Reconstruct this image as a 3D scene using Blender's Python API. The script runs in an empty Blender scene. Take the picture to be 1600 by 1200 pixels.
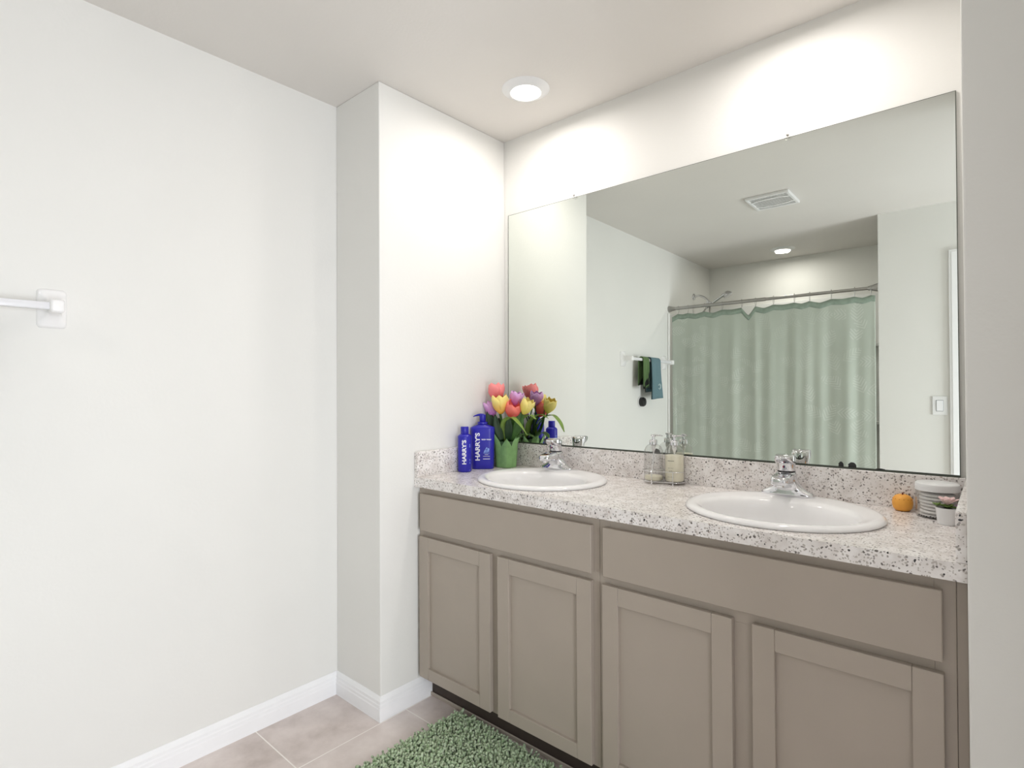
import bpy, bmesh, math, random
from mathutils import Vector, Matrix
R = math.radians
PI = math.pi
random.seed(7)
S = bpy.context.scene
C = S.collection

# ------------------------------------------------------------------ camera, world, light, exposure
YAW, PITCH, ROLL = R(41.1854), R(0.5186), R(-0.2965)
CAM = Vector((0, 0, 1.2545))
cd = bpy.data.cameras.new('camera')
cd.sensor_width = 36
cd.lens = 864.95 / 1600 * 36
cd.clip_start = 0.02
cam = bpy.data.objects.new('camera', cd)
C.objects.link(cam)
fw = Vector((-math.sin(YAW) * math.cos(PITCH), math.cos(YAW) * math.cos(PITCH), math.sin(PITCH)))
rt0 = Vector((math.cos(YAW), math.sin(YAW), 0))
up0 = rt0.cross(fw)
rt = rt0 * math.cos(ROLL) + up0 * math.sin(ROLL)
up = up0 * math.cos(ROLL) - rt0 * math.sin(ROLL)
M3 = Matrix((rt, up, -fw)).transposed()
cam.matrix_world = Matrix.Translation(CAM) @ M3.to_4x4()
S.camera = cam

S.view_settings.view_transform = 'Standard'
S.view_settings.look = 'None'
S.view_settings.gamma = 1
S.view_settings.use_curve_mapping = False
S.view_settings.exposure = 0.22

w = bpy.data.worlds.new('daylight')
S.world = w
w.use_nodes = True
w.node_tree.nodes['Background'].inputs[0].default_value = (0.75, 0.86, 1.0, 1)
w.node_tree.nodes['Background'].inputs[1].default_value = 1.2

def area(name, loc, rot, sx, sy, e, col, shape='RECTANGLE'):
    l = bpy.data.lights.new(name, 'AREA')
    l.shape = shape
    l.size = sx
    if shape == 'RECTANGLE': l.size_y = sy
    l.energy = e
    l.color = col
    o = bpy.data.objects.new(name, l)
    o.location = loc
    o.rotation_euler = rot
    C.objects.link(o)
    return o
WARM = (1.0, 0.945, 0.905)
VANITY_W, TUB_W = 3.2, 3.2
# daylight entering by the window in the right wall (out of the frame)
area('window_daylight', (1.622, 0.13, .92), (0, R(90), 0), 1.50, 0.86, 34, (0.915, 0.948, 1.0)).data.spread = R(145)

# ------------------------------------------------------------------ measures
XL, XC, XR, XW = -2.0728, -1.7716, -0.046, 1.6
YF, YB, YE, YD, YT = 1.2577, 1.9774, 1.395, -0.444, -1.324
XT = -0.587
CH = 2.44
ZC, ZS = 0.9016, 1.0032
YC = 1.4223

# ------------------------------------------------------------------ helpers
def tag(o, label=None, cat=None, group=None, kind=None):
    if label: o['label'] = label
    if cat: o['category'] = cat
    if group: o['group'] = group
    if kind: o['kind'] = kind
    return o

def thing(name, label, cat, loc=(0, 0, 0), rz=0, group=None):
    o = bpy.data.objects.new(name, None)
    o.empty_display_size = 0.05
    C.objects.link(o)
    o.location = loc
    o.rotation_euler = (0, 0, rz)
    return tag(o, label, cat, group)

def obj(name, bm, mat, parent=None, smooth=False, loc=None):
    bmesh.ops.recalc_face_normals(bm, faces=bm.faces)
    me = bpy.data.meshes.new(name)
    bm.to_mesh(me)
    bm.free()
    mats = mat if isinstance(mat, (list, tuple)) else [mat]
    for m in mats: me.materials.append(m)
    if smooth:
        for p in me.polygons: p.use_smooth = True
        if smooth != True:
            me.set_sharp_from_angle(angle=R(smooth))
    o = bpy.data.objects.new(name, me)
    C.objects.link(o)
    if parent is not None: o.parent = parent
    if loc: o.location = loc
    return o

def struct(name, bm, mat, smooth=False):
    o = obj(name, bm, mat, None, smooth)
    o['kind'] = 'structure'
    return o

def NB(): return bmesh.new()

def merge(bm, b2, mat=None):
    if mat is not None: b2.transform(mat)
    me = bpy.data.meshes.new('tmp')
    b2.to_mesh(me)
    b2.free()
    bm.from_mesh(me)
    bpy.data.meshes.remove(me)
    return bm

def box(x0, x1, y0, y1, z0, z1, bev=0, seg=1, bm=None, mi=0):
    b = bmesh.new()
    bmesh.ops.create_cube(b, size=1)
    b.transform(Matrix.Translation(((x0 + x1) / 2, (y0 + y1) / 2, (z0 + z1) / 2)) @ Matrix.Diagonal((abs(x1 - x0), abs(y1 - y0), abs(z1 - z0), 1)))
    if bev:
        bmesh.ops.bevel(b, geom=list(b.edges), offset=bev, segments=seg, affect='EDGES', profile=0.5)
    for f in b.faces: f.material_index = mi
    if bm is None: return b
    return merge(bm, b)

def loft(rings, cap0=True, cap1=True, closed=False, bm=None, mi=0):
    b = bmesh.new()
    vs = [[b.verts.new(p) for p in r] for r in rings]
    n = len(rings[0])
    m = len(rings)
    for i in range(m if closed else m - 1):
        a, c = vs[i], vs[(i + 1) % m]
        for j in range(n):
            f = b.faces.new((a[j], a[(j + 1) % n], c[(j + 1) % n], c[j]))
            f.material_index = mi
    if not closed:
        if cap0: b.faces.new(list(reversed(vs[0]))).material_index = mi
        if cap1: b.faces.new(vs[-1]).material_index = mi
    if bm is None: return b
    return merge(bm, b)

def lathe(prof, seg=32, bm=None, mi=0, sx=1, sy=1, at=(0, 0, 0), cap0=True, cap1=True):
    rings = []
    for r, z in prof:
        r = max(r, 1e-5)
        rings.append([(at[0] + r * sx * math.cos(2 * PI * k / seg), at[1] + r * sy * math.sin(2 * PI * k / seg), at[2] + z) for k in range(seg)])
    return loft(rings, cap0, cap1, bm=bm, mi=mi)

def tube(pts, rad, seg=10, bm=None, mi=0, closed=False):
    pts = [Vector(p) for p in pts]
    n = len(pts)
    rads = rad if isinstance(rad, (list, tuple)) else [rad] * n
    rings = []
    nrm = None
    for i, p in enumerate(pts):
        if closed: t = (pts[(i + 1) % n] - pts[i - 1])
        else: t = pts[min(i + 1, n - 1)] - pts[max(i - 1, 0)]
        t.normalize()
        if nrm is None:
            nrm = t.orthogonal().normalized()
        nrm = (nrm - t * nrm.dot(t))
        if nrm.length < 1e-6: nrm = t.orthogonal()
        nrm.normalize()
        bi = t.cross(nrm)
        rings.append([p + (nrm * math.cos(2 * PI * k / seg) + bi * math.sin(2 * PI * k / seg)) * rads[i] for k in range(seg)])
    return loft(rings, closed=closed, bm=bm, mi=mi)

def spline(pts, n=8):
    pts = [Vector(p) for p in pts]
    P = [pts[0] * 2 - pts[1]] + pts + [pts[-1] * 2 - pts[-2]]
    out = []
    for i in range(1, len(P) - 2):
        for k in range(n):
            t = k / n
            a, b, c, d = P[i - 1], P[i], P[i + 1], P[i + 2]
            out.append(0.5 * ((2 * b) + (c - a) * t + (2 * a - 5 * b + 4 * c - d) * t * t + (3 * b - a - 3 * c + d) * t ** 3))
    out.append(pts[-1])
    return out

def rring(cx, cy, z, hx, hy, r, n=5, rz=0):
    """rounded rectangle ring in a horizontal plane"""
    r = min(r, hx * .999, hy * .999)
    o = []
    for qx, qy, a0 in ((1, 1, 0), (-1, 1, 90), (-1, -1, 180), (1, -1, 270)):
        for k in range(n + 1):
            a = R(a0 + 90 * k / n)
            o.append((cx + qx * (hx - r) + r * math.cos(a), cy + qy * (hy - r) + r * math.sin(a), z))
    return o

def sheet(fn, nu, nv, bm=None, thick=0, mi=0):
    """open surface fn(u,v)->point; thick gives it a real thickness"""
    b = bmesh.new()
    vs = [[b.verts.new(fn(i / nu, j / nv)) for j in range(nv + 1)] for i in range(nu + 1)]
    for i in range(nu):
        for j in range(nv):
            b.faces.new((vs[i][j], vs[i + 1][j], vs[i + 1][j + 1], vs[i][j + 1])).material_index = mi
    if thick:
        bmesh.ops.recalc_face_normals(b, faces=b.faces)
        bmesh.ops.solidify(b, geom=list(b.faces), thickness=thick)
    if bm is None: return b
    return merge(bm, b)

def text_bm(s, size, depth=0.0, bold=0.0, spacing=1.0, res=3):
    """lettering as a mesh centred on its own middle, in the xy plane"""
    cu = bpy.data.curves.new('lettering', 'FONT')
    cu.body = s
    cu.size = size
    cu.extrude = depth
    cu.offset = bold
    cu.space_character = spacing
    cu.resolution_u = res
    cu.align_x = 'CENTER'
    cu.align_y = 'CENTER'
    o = bpy.data.objects.new('lettering', cu)
    C.objects.link(o)
    dg = bpy.context.evaluated_depsgraph_get()
    dg.update()
    me = bpy.data.meshes.new_from_object(o.evaluated_get(dg))
    b = bmesh.new()
    b.from_mesh(me)
    bpy.data.objects.remove(o)
    bpy.data.curves.remove(cu)
    bpy.data.meshes.remove(me)
    xs = [v.co.x for v in b.verts]; ys = [v.co.y for v in b.verts]
    b.transform(Matrix.Translation((-(min(xs) + max(xs)) / 2, -(min(ys) + max(ys)) / 2, 0)))
    return b

# ------------------------------------------------------------------ materials
def srgb(r, g, b):
    f = lambda c: (c / 255 / 12.92) if c / 255 <= .04045 else ((c / 255 + .055) / 1.055) ** 2.4
    return (f(r), f(g), f(b), 1)

class Mat:
    def __init__(s, name):
        s.m = bpy.data.materials.new(name)
        s.m.use_nodes = True
        s.n = s.m.node_tree.nodes
        s.l = s.m.node_tree.links
        s.p = s.n['Principled BSDF']
    def N(s, t, **k):
        n = s.n.new(t)
        for a, b in k.items(): setattr(n, a, b)
        return n
    def co(s, scale=None, kind='Object'):
        t = s.N('ShaderNodeTexCoord')
        if scale is None: return t.outputs[kind]
        mp = s.N('ShaderNodeMapping')
        mp.inputs['Scale'].default_value = scale
        s.l.new(t.outputs[kind], mp.inputs[0])
        return mp.outputs[0]
    def noise(s, scale, detail=3, co=None, rough=.5):
        n = s.N('ShaderNodeTexNoise')
        n.inputs['Scale'].default_value = scale
        n.inputs['Detail'].default_value = detail
        n.inputs['Roughness'].default_value = rough
        s.l.new(co or s.co(), n.inputs['Vector'])
        return n.outputs['Fac']
    def ramp(s, fac, stops):
        r = s.N('ShaderNodeValToRGB')
        e = r.color_ramp.elements
        while len(e) < len(stops): e.new(.5)
        for i, (p, c) in enumerate(stops):
            e[i].position = p
            e[i].color = c
        s.l.new(fac, r.inputs[0])
        return r.outputs[0]
    def mix(s, fac, a, b):
        n = s.N('ShaderNodeMix', data_type='RGBA')
        for sock, v in ((n.inputs[0], fac), (n.inputs[6], a), (n.inputs[7], b)):
            if hasattr(v, 'links'): s.l.new(v, sock)
            else: sock.default_value = v
        return n.outputs[2]
    def math(s, op, a, b=None):
        n = s.N('ShaderNodeMath', operation=op)
        for i, v in enumerate((a, b)):
            if v is None: continue
            if hasattr(v, 'links'): s.l.new(v, n.inputs[i])
            else: n.inputs[i].default_value = v
        return n.outputs[0]
    def bump(s, h, strength=.2, dist=.002):
        b = s.N('ShaderNodeBump')
        b.inputs['Strength'].default_value = strength
        b.inputs['Distance'].default_value = dist
        s.l.new(h, b.inputs['Height'])
        s.l.new(b.outputs[0], s.p.inputs['Normal'])
        return s
    def col(s, c):
        if hasattr(c, 'links'): s.l.new(c, s.p.inputs['Base Color'])
        else: s.p.inputs['Base Color'].default_value = c
        return s
    def set(s, **k):
        for a, v in k.items(): s.p.inputs[a.replace('_', ' ')].default_value = v
        return s

def simple(name, c, rough=.5, metal=0, var=.06, scale=30, spec=.5, bump=0):
    """base colour with a slight procedural mottling"""
    m = Mat(name)
    d = tuple(x * (1 - var) for x in c[:3]) + (1,)
    e = tuple(min(1, x * (1 + var)) for x in c[:3]) + (1,)
    nz = m.noise(scale)
    m.col(m.ramp(nz, [(.3, d), (.7, e)]))
    m.set(Roughness=rough, Metallic=metal)
    m.p.inputs['Specular IOR Level'].default_value = spec
    if bump: m.bump(m.noise(scale * 4), bump)
    return m.m

def wallmat(name, c, bump=.25):
    m = Mat(name)
    d = tuple(x * .985 for x in c[:3]) + (1,)
    m.col(m.ramp(m.noise(3, 2), [(.35, d), (.65, c)]))
    m.set(Roughness=.62)
    m.p.inputs['Specular IOR Level'].default_value = .35
    m.bump(m.noise(95, 4), bump, .0015)
    return m.m
WALL = wallmat('wall_paint', srgb(236, 235, 231))
CEIL = wallmat('ceiling_paint', srgb(230, 226, 221), .35)
TRIM = simple('white_trim_paint', srgb(250, 250, 251), .28, var=.01)
CAB = simple('greige_cabinet_paint', srgb(174, 163, 151), .42, var=.02, scale=8)
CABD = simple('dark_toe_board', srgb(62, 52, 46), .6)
PORC = simple('white_porcelain', srgb(250, 249, 249), .08, var=.004)
CHROME = simple('polished_chrome', (.74, .74, .76, 1), .06, 1, var=.01)
NICKEL = simple('brushed_nickel', (.42, .41, .39, 1), .28, 1, var=.06)
PLAST = simple('white_plastic', srgb(238, 238, 238), .3, var=.01)
BLACK = simple('black_plastic', (.012, .012, .013, 1), .4)
BLUE = simple('cobalt_blue_plastic', srgb(38, 34, 172), .36, var=.03)
BLUECAP = simple('cobalt_blue_cap', srgb(38, 34, 168), .3, var=.03)
INK = simple('white_print', srgb(245, 245, 250), .5, var=.01)
PALEINK = simple('pale_blue_print', srgb(140, 170, 240), .5, var=.1, scale=300)
DINK = simple('grey_print', srgb(95, 95, 80), .6)

def speckle():
    m = Mat('speckled_laminate')
    co = m.co()
    dn = m.N('ShaderNodeTexNoise')
    dn.inputs['Scale'].default_value = 55
    m.l.new(co, dn.inputs['Vector'])
    vm = m.N('ShaderNodeVectorMath', operation='SCALE')
    m.l.new(dn.outputs['Color'], vm.inputs[0])
    vm.inputs['Scale'].default_value = .012
    va = m.N('ShaderNodeVectorMath', operation='ADD')
    m.l.new(co, va.inputs[0]); m.l.new(vm.outputs[0], va.inputs[1])
    base = m.ramp(m.noise(28, 5, va.outputs[0]), [(.30, srgb(224, 217, 213)), (.62, srgb(248, 244, 242))])
    cur = base
    for sc, thr, keep, c in ((190, .36, .52, srgb(196, 188, 182)), (150, .30, .66, srgb(184, 168, 160)), (150, .30, .68, srgb(160, 154, 150)), (95, .20, .68, srgb(118, 112, 108)), (66, .12, .55, srgb(62, 60, 62))):
        v = m.N('ShaderNodeTexVoronoi')
        v.inputs['Scale'].default_value = sc
        m.l.new(va.outputs[0], v.inputs['Vector'])
        sp = m.N('ShaderNodeSeparateColor')
        m.l.new(v.outputs['Color'], sp.inputs[0])
        rnd = m.math('GREATER_THAN', sp.outputs[0], keep)
        siz = m.math('MULTIPLY', sp.outputs[1], thr)
        siz = m.math('ADD', siz, thr * .5)
        near = m.math('LESS_THAN', v.outputs['Distance'], siz)
        cur = m.mix(m.math('MULTIPLY', rnd, near), cur, c)
    m.col(cur)
    m.set(Roughness=.22)
    return m.m
GRAN = speckle()

def floor_mat():
    m = Mat('floor_tile')
    t = m.N('ShaderNodeTexCoord')
    mp = m.N('ShaderNodeMapping')
    mp.inputs['Location'].default_value = (1.755 + .45 * 4, -.915 + .45 * 8, 0)
    m.l.new(t.outputs['Object'], mp.inputs[0])
    b = m.N('ShaderNodeTexBrick')
    b.offset = 0
    b.squash = 1
    b.inputs['Scale'].default_value = 1
    b.inputs['Brick Width'].default_value = .45
    b.inputs['Row Height'].default_value = .45
    b.inputs['Mortar Size'].default_value = .0025
    b.inputs['Mortar Smooth'].default_value = .2
    m.l.new(mp.outputs[0], b.inputs['Vector'])
    mott = m.ramp(m.noise(5, 6, rough=.6), [(.32, srgb(198, 185, 179)), (.5, srgb(222, 210, 205)), (.7, srgb(238, 228, 223))])
    m.col(m.mix(b.outputs['Fac'], mott, srgb(252, 246, 240)))
    m.set(Roughness=.38)
    inv = m.math('SUBTRACT', 1.0, b.outputs['Fac'])
    h = m.math('ADD', inv, m.math('MULTIPLY', m.noise(14, 5), .5))
    m.bump(h, .35, .002)
    return m.m
FLOOR = floor_mat()

def mirror_mat():
    m = Mat('mirror_silver')
    m.col(m.ramp(m.noise(2), [(.3, (.80, .835, .79, 1)), (.7, (.81, .84, .80, 1))]))
    m.set(Roughness=.0, Metallic=1)
    return m.m
MIRROR = mirror_mat()
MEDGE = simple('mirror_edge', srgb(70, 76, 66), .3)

def clear(name, tint=.97, gloss=.9):
    """thin clear sheet: see-through with a fresnel gloss"""
    m = Mat(name)
    t = m.N('ShaderNodeBsdfTransparent')
    m.l.new(m.ramp(m.noise(5), [(.3, (tint * .99, tint * .99, tint * .985, 1)), (.7, (tint, tint, tint, 1))]), t.inputs[0])
    g = m.N('ShaderNodeBsdfGlossy')
    g.inputs['Roughness'].default_value = .03
    g.inputs[0].default_value = (gloss, gloss, gloss, 1)
    f = m.N('ShaderNodeLayerWeight')
    f.inputs[0].default_value = .5
    fc = m.math('ADD', m.math('MULTIPLY', m.math('POWER', f.outputs['Facing'], 3.5), .55), .035)
    mx = m.N('ShaderNodeMixShader')
    m.l.new(fc, mx.inputs[0])
    m.l.new(t.outputs[0], mx.inputs[1]); m.l.new(g.outputs[0], mx.inputs[2])
    m.l.new(mx.outputs[0], m.n['Material Output'].inputs['Surface'])
    return m.m
CLEAR = clear('clear_plastic')
GLASS = clear('window_glass')

def cloth(name, c1, c2, scale=60, rough=.9, bump=.5, sheen=.2, bs=500):
    m = Mat(name)
    m.col(m.ramp(m.noise(scale, 4), [(.35, c1), (.65, c2)]))
    m.set(Roughness=rough)
    m.p.inputs['Sheen Weight'].default_value = sheen
    m.bump(m.noise(bs, 2), bump, .001)
    return m.m

# ------------------------------------------------------------------ room shell
T = .12
struct('floor', box(XL - T, XW + T, -2.6, YB + T, -.08, 0), FLOOR)
struct('ceiling', box(XL - T, XW + T, -2.6, YB + T, CH, CH + .1), CEIL)
struct('wall_left', box(XL - T, XL, YT - T, YB + T, 0, CH), WALL)
struct('wall_column', box(XL, XC, YF, YB, 0, CH, .004, 2), WALL)
struct('wall_back', box(XL, XW + T, YB, YB + T, 0, CH), WALL)
struct('wall_vanity_end', box(XR, XW, YE, YB, 0, CH, .004, 2), WALL)
struct('wall_light_blocker', box(.24, XW, .86, YE, 0, CH), WALL)  # unseen block added to keep window light off the vanity end wall
struct('wall_rear', box(XL, XT, YT - T, YT, 0, CH), WALL)
struct('wall_tub_side', box(XT, XT + T, YT - T, YD - T, 0, CH), WALL)
DX0, DX1, DH = -.15, .66, 2.07
b = box(XT, DX0, YD - T, YD, 0, CH)
box(DX1, XW, YD - T, YD, 0, CH, bm=b)
box(DX0, DX1, YD - T, YD, DH, CH, bm=b)
struct('wall_front', b, WALL)
b = box(XT + T, XT + T + .1, -2.5, YD - T, 0, CH)
box(XW - .3, XW - .2, -2.5, YD - T, 0, CH, bm=b)
box(XT + T, XW - .2, -2.6, -2.5, 0, CH, bm=b)
struct('wall_added_dark_hall', b, WALL)  # unseen unlit hall, added so the doorway returns little light
WY0, WY1, WZ0, WZ1 = -.34, .60, .12, 1.72
b = box(XW, XW + T, YD - T, WY0, 0, CH)
box(XW, XW + T, WY1, YB, 0, CH, bm=b)
box(XW, XW + T, WY0, WY1, 0, WZ0, bm=b)
box(XW, XW + T, WY0, WY1, WZ1, CH, bm=b)
struct('wall_right', b, WALL)

# window in the right wall
win = bpy.data.objects.new('window_1', None); C.objects.link(win); win['kind'] = 'structure'
win.location = (XW + .06, (WY0 + WY1) / 2, WZ0)
hy, hh = (WY1 - WY0) / 2, WZ1 - WZ0
b = box(-.03, .03, -hy, -hy + .04, 0, hh)
box(-.03, .03, hy - .04, hy, 0, hh, bm=b); box(-.03, .03, -hy + .04, hy - .04, 0, .04, bm=b)
box(-.03, .03, -hy + .04, hy - .04, hh - .04, hh, bm=b); box(-.02, .02, -hy + .04, hy - .04, hh / 2 - .02, hh / 2 + .02, bm=b)
obj('window_frame', b, TRIM, win)
b = box(.022, .026, -hy + .04, hy - .04, .04, hh - .04)
obj('window_pane', b, GLASS, win)

# door and casing in the front wall (seen at the mirror's right edge)
dr = bpy.data.objects.new('door_1', None); C.objects.link(dr); dr['kind'] = 'structure'
dr.location = (DX0, YD, 0)
W_ = DX1 - DX0
b = NB()
for x0, x1, z0, z1 in ((-.067, .0, 0, DH + .067), (W_, W_ + .067, 0, DH + .067), (0, W_, DH, DH + .067)):
    box(x0, x1, -.0005, .016, z0, z1, .003, 1, b)
    box(x0 + .012, x1 - .012, .0, .02, z0 + (.0 if z0 == 0 else .012), z1 - .012, .003, 1, b)
obj('door_casing', b, TRIM, dr)
b = box(.003, W_ - .003, -.075, -.04, .01, DH - .003, .002)
for z0, z1 in ((.2, .95), (1.1, 1.9)):
    for x0, x1 in ((.11, W_ / 2 - .05), (W_ / 2 + .05, W_ - .11)):
        box(x0, x1, -.042, -.034, z0, z1, .006, 1, b)
OPEN = Matrix.Translation((W_ - .003, -.075, 0)) @ Matrix.Rotation(R(88), 4, 'Z') @ Matrix.Translation((-(W_ - .003), .075, 0))
b.transform(OPEN)  # slab swung open to cut light bounced onto the vanity end wall
obj('door_slab', b, TRIM, dr)
b = lathe([(.03, 0), (.03, .008), (.012, .012), (.012, .035), (.026, .045), (.03, .06), (.02, .072), (0.001, .074)], 24)
b.transform(OPEN @ Matrix.Translation((.07, -.04, .95)) @ Matrix.Rotation(-PI / 2, 4, 'X'))
obj('door_handle', b, NICKEL, dr, 40)

# baseboards
BP = [(0, 0), (.014, 0), (.014, .046), (.0125, .050), (.0125, .060), (.0105, .064), (.0105, .074), (.008, .078), (.0045, .086), (.002, .0895), (0, .0895)]
def baseboard(name, p0, p1, n, m0=0, m1=0):
    p0, p1, n = Vector(p0 + (0,)), Vector(p1 + (0,)), Vector(n + (0,))
    d = (p1 - p0).normalized()
    rings = []
    for p, m in ((p0, -m0), (p1, m1)):
        rings.append([p + n * (a - .0003) + d * (m * a) + Vector((0, 0, z)) for a, z in BP])
    return struct(name, loft(rings), TRIM)
baseboard('baseboard_left', (XL, YD + .04), (XL, YF), (1, 0), 0, -1)
baseboard('baseboard_column_front', (XL, YF), (XC, YF), (0, -1), -1, 1)
baseboard('baseboard_column_side', (XC, YF), (XC, 1.505), (1, 0), 1, 0)
baseboard('baseboard_vanity_end', (XR, YE), (.24, YE), (0, -1), 0, -1)
baseboard('baseboard_right', (XW, .86), (XW, YD), (-1, 0), -1, -1)
baseboard('baseboard_front', (DX0 - .067, YD), (XT, YD), (0, 1), 0, 0)

# ------------------------------------------------------------------ ceiling lamps
def downlight(x, y, label, watts):
    t = thing('recessed_downlight', label, 'ceiling light', (x, y, CH), 0, 'round ceiling downlights')
    b = lathe([(.058, -.014), (.061, -.0165), (.066, -.015), (.090, -.004), (.0945, -.001), (.0945, .0), (.058, 0)], 48, cap0=False, cap1=False)
    obj('trim_ring', b, PLAST, t, 50)
    m = Mat('lit_lens')
    m.col((1, 1, 1, 1))
    m.p.inputs['Emission Color'].default_value = (1, .95, .88, 1)
    m.p.inputs['Emission Strength'].default_value = 9
    nz = m.noise(8); rr = m.ramp(nz, [(.3, (1, .95, .88, 1)), (.7, (1, .955, .89, 1))]); m.l.new(rr, m.p.inputs['Emission Color'])
    b = lathe([(.0001, -.001), (.0585, -.001), (.0585, -.0145), (.052, -.0165), (.03, -.018), (.0001, -.0185)], 48)
    obj('lens', b, m.m, t, 50)
    l = area('downlight_glow', (0, 0, -.022), (0, 0, 0), .11, 0, watts, WARM, 'DISK')
    l.parent = t
    l.data.spread = R(178)
    return t
downlight(-1.39, 1.68, 'round white ceiling downlight glowing above the left sink', VANITY_W)
downlight(-.47, 1.68, 'round white ceiling downlight above the right sink', VANITY_W)
downlight(-1.32, -.97, 'round white ceiling downlight over the bathtub behind the curtain', TUB_W)

# ------------------------------------------------------------------ ceiling vent
t = thing('exhaust_vent', 'white rectangular ceiling exhaust vent seen in the mirror', 'vent', (-1.03, .32, CH))
b = NB()
hx, hy = .125, .128
for x0, x1, y0, y1 in ((-hx, hx, -hy, -hy + .018), (-hx, hx, hy - .018, hy), (-hx, -hx + .018, -hy + .018, hy - .018), (hx - .018, hx, -hy + .018, hy - .018)):
    box(x0, x1, y0, y1, -.018, 0, .003, 1, b)
obj('vent_frame', b, PLAST, t)
obj('vent_backing', box(-hx + .01, hx - .01, -hy + .01, hy - .01, -.004, 0), simple('dark_duct', (.08, .08, .08, 1), .8), t)
b = NB()
for k in range(15):
    y = -hy + .025 + k * (2 * hy - .05) / 14
    box(-hx + .016, hx - .016, y - .0024, y + .0024, -.015, -.006, .001, 1, b)
for sgn in (-1, 1):
    sheet(lambda u, v: ((u - .5) * 2 * (hx - .016), sgn * (.05 + .022 * math.cos((u - .5) * PI)) + (v - .5) * .016, -.019), 14, 1, b, .004)
obj('vent_grille', b, PLAST, t)

# ------------------------------------------------------------------ vanity cabinets
YFR = 1.449
def door_part(x0, x1, z0, z1, par, ox):
    sw, rt_, rb = .053, .053, .045
    y0, y1 = 1.430, YFR - .0005
    d = obj('door', NB(), CAB, par)
    b = NB()
    box(x0, x0 + sw, y0, y1, z0, z1, .0012, 1, b); box(x1 - sw, x1, y0, y1, z0, z1, .0012, 1, b)
    box(x0 + sw + .0005, x1 - sw - .0005, y0 + .0002, y1, z1 - rt_, z1, .001, 1, b); box(x0 + sw + .0005, x1 - sw - .0005, y0 + .0002, y1, z0, z0 + rb, .001, 1, b)
    b.transform(Matrix.Translation((-ox, 0, 0)))
    b.to_mesh(d.data); b.free()
    p = box(x0 + sw - .002, x1 - sw + .002, y0 + .0115, y1 - .002, z0 + rb - .002, z1 - rt_ + .002)
    p.transform(Matrix.Translation((-ox, 0, 0)))
    obj('door_panel', p, CAB, d)

def cabinet(x0, x1, fronts, doors, label, filler=None):
    t = thing('vanity_cabinet', label, 'cabinet', (x0, 0, 0), 0, 'grey-brown vanity cabinets')
    ox = x0
    zt = ZC - .0385
    b = NB()
    # hollow carcass: sides, bottom, back
    box(x0, x0 + .016, YFR + .019, YB - .004, .1, zt, bm=b); box(x1 - .016, x1, YFR + .019, YB - .004, .1, zt, bm=b)
    box(x0 + .016, x1 - .016, YFR + .019, YB - .004, .1, .118, bm=b); box(x0 + .016, x1 - .016, YB - .014, YB - .004, .118, zt, bm=b)
    box(x0, x0 + .016, 1.502, YB - .004, .0, .1, bm=b); box(x1 - .016, x1, 1.502, YB - .004, .0, .1, bm=b)
    b.transform(Matrix.Translation((-ox, 0, 0)))
    obj('carcass', b, CAB, t)
    # face frame
    b = NB()
    fz0 = .1
    dx = sorted(doors)
    mid = (dx[0][1] + dx[1][0]) / 2
    box(x0, x0 + .036, YFR, YFR + .019, fz0, zt, .0006, 1, b); box(x1 - .036, x1, YFR, YFR + .019, fz0, zt, .0006, 1, b)
    box(x0 + .036, x1 - .036, YFR, YFR + .019, zt - .04, zt, .0006, 1, b)
    box(x0 + .036, x1 - .036, YFR, YFR + .019, .655, .70, .0006, 1, b)
    box(x0 + .036, x1 - .036, YFR, YFR + .019, fz0, fz0 + .035, .0006, 1, b)
    box(mid - .032, mid + .032, YFR, YFR + .019, fz0 + .035, .655, .0006, 1, b)
    b.transform(Matrix.Translation((-ox, 0, 0)))
    obj('face_frame', b, CAB, t)
    for a, c in fronts:
        b = box(a, c, 1.430, YFR - .0005, .6905, .8375, .0015, 1)
        b.transform(Matrix.Translation((-ox, 0, 0)))
        obj('drawer_front', b, CAB, t)
    for a, c in doors: door_part(a, c, .106, .667, t, ox)
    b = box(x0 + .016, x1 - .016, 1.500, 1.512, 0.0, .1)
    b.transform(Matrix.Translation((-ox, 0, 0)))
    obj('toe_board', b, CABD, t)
    b = box(x0 + .0, x1 - .0, 1.4935, 1.4995, 0.0, .016, .002)
    b.transform(Matrix.Translation((-ox, 0, 0)))
    obj('toe_moulding', b, CAB, t)
    if filler:
        b = box(filler[0], filler[1], YFR + .001, YFR + .02, 0.1, zt, .001)
        b.transform(Matrix.Translation((-ox, 0, 0)))
        obj('filler_strip', b, CAB, t)
    return t
cabinet(-1.7695, -.9155, [(-1.747, -.9355)], [(-1.752, -1.3625), (-1.3255, -.9375)], 'grey-brown vanity cabinet with two shaker doors under the left sink')
cabinet(-.9145, -.066, [(-.8945, -.088)], [(-.8975, -.513), (-.464, -.0865)], 'grey-brown vanity cabinet with two shaker doors under the right sink', (-.0655, -.0475))

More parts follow.
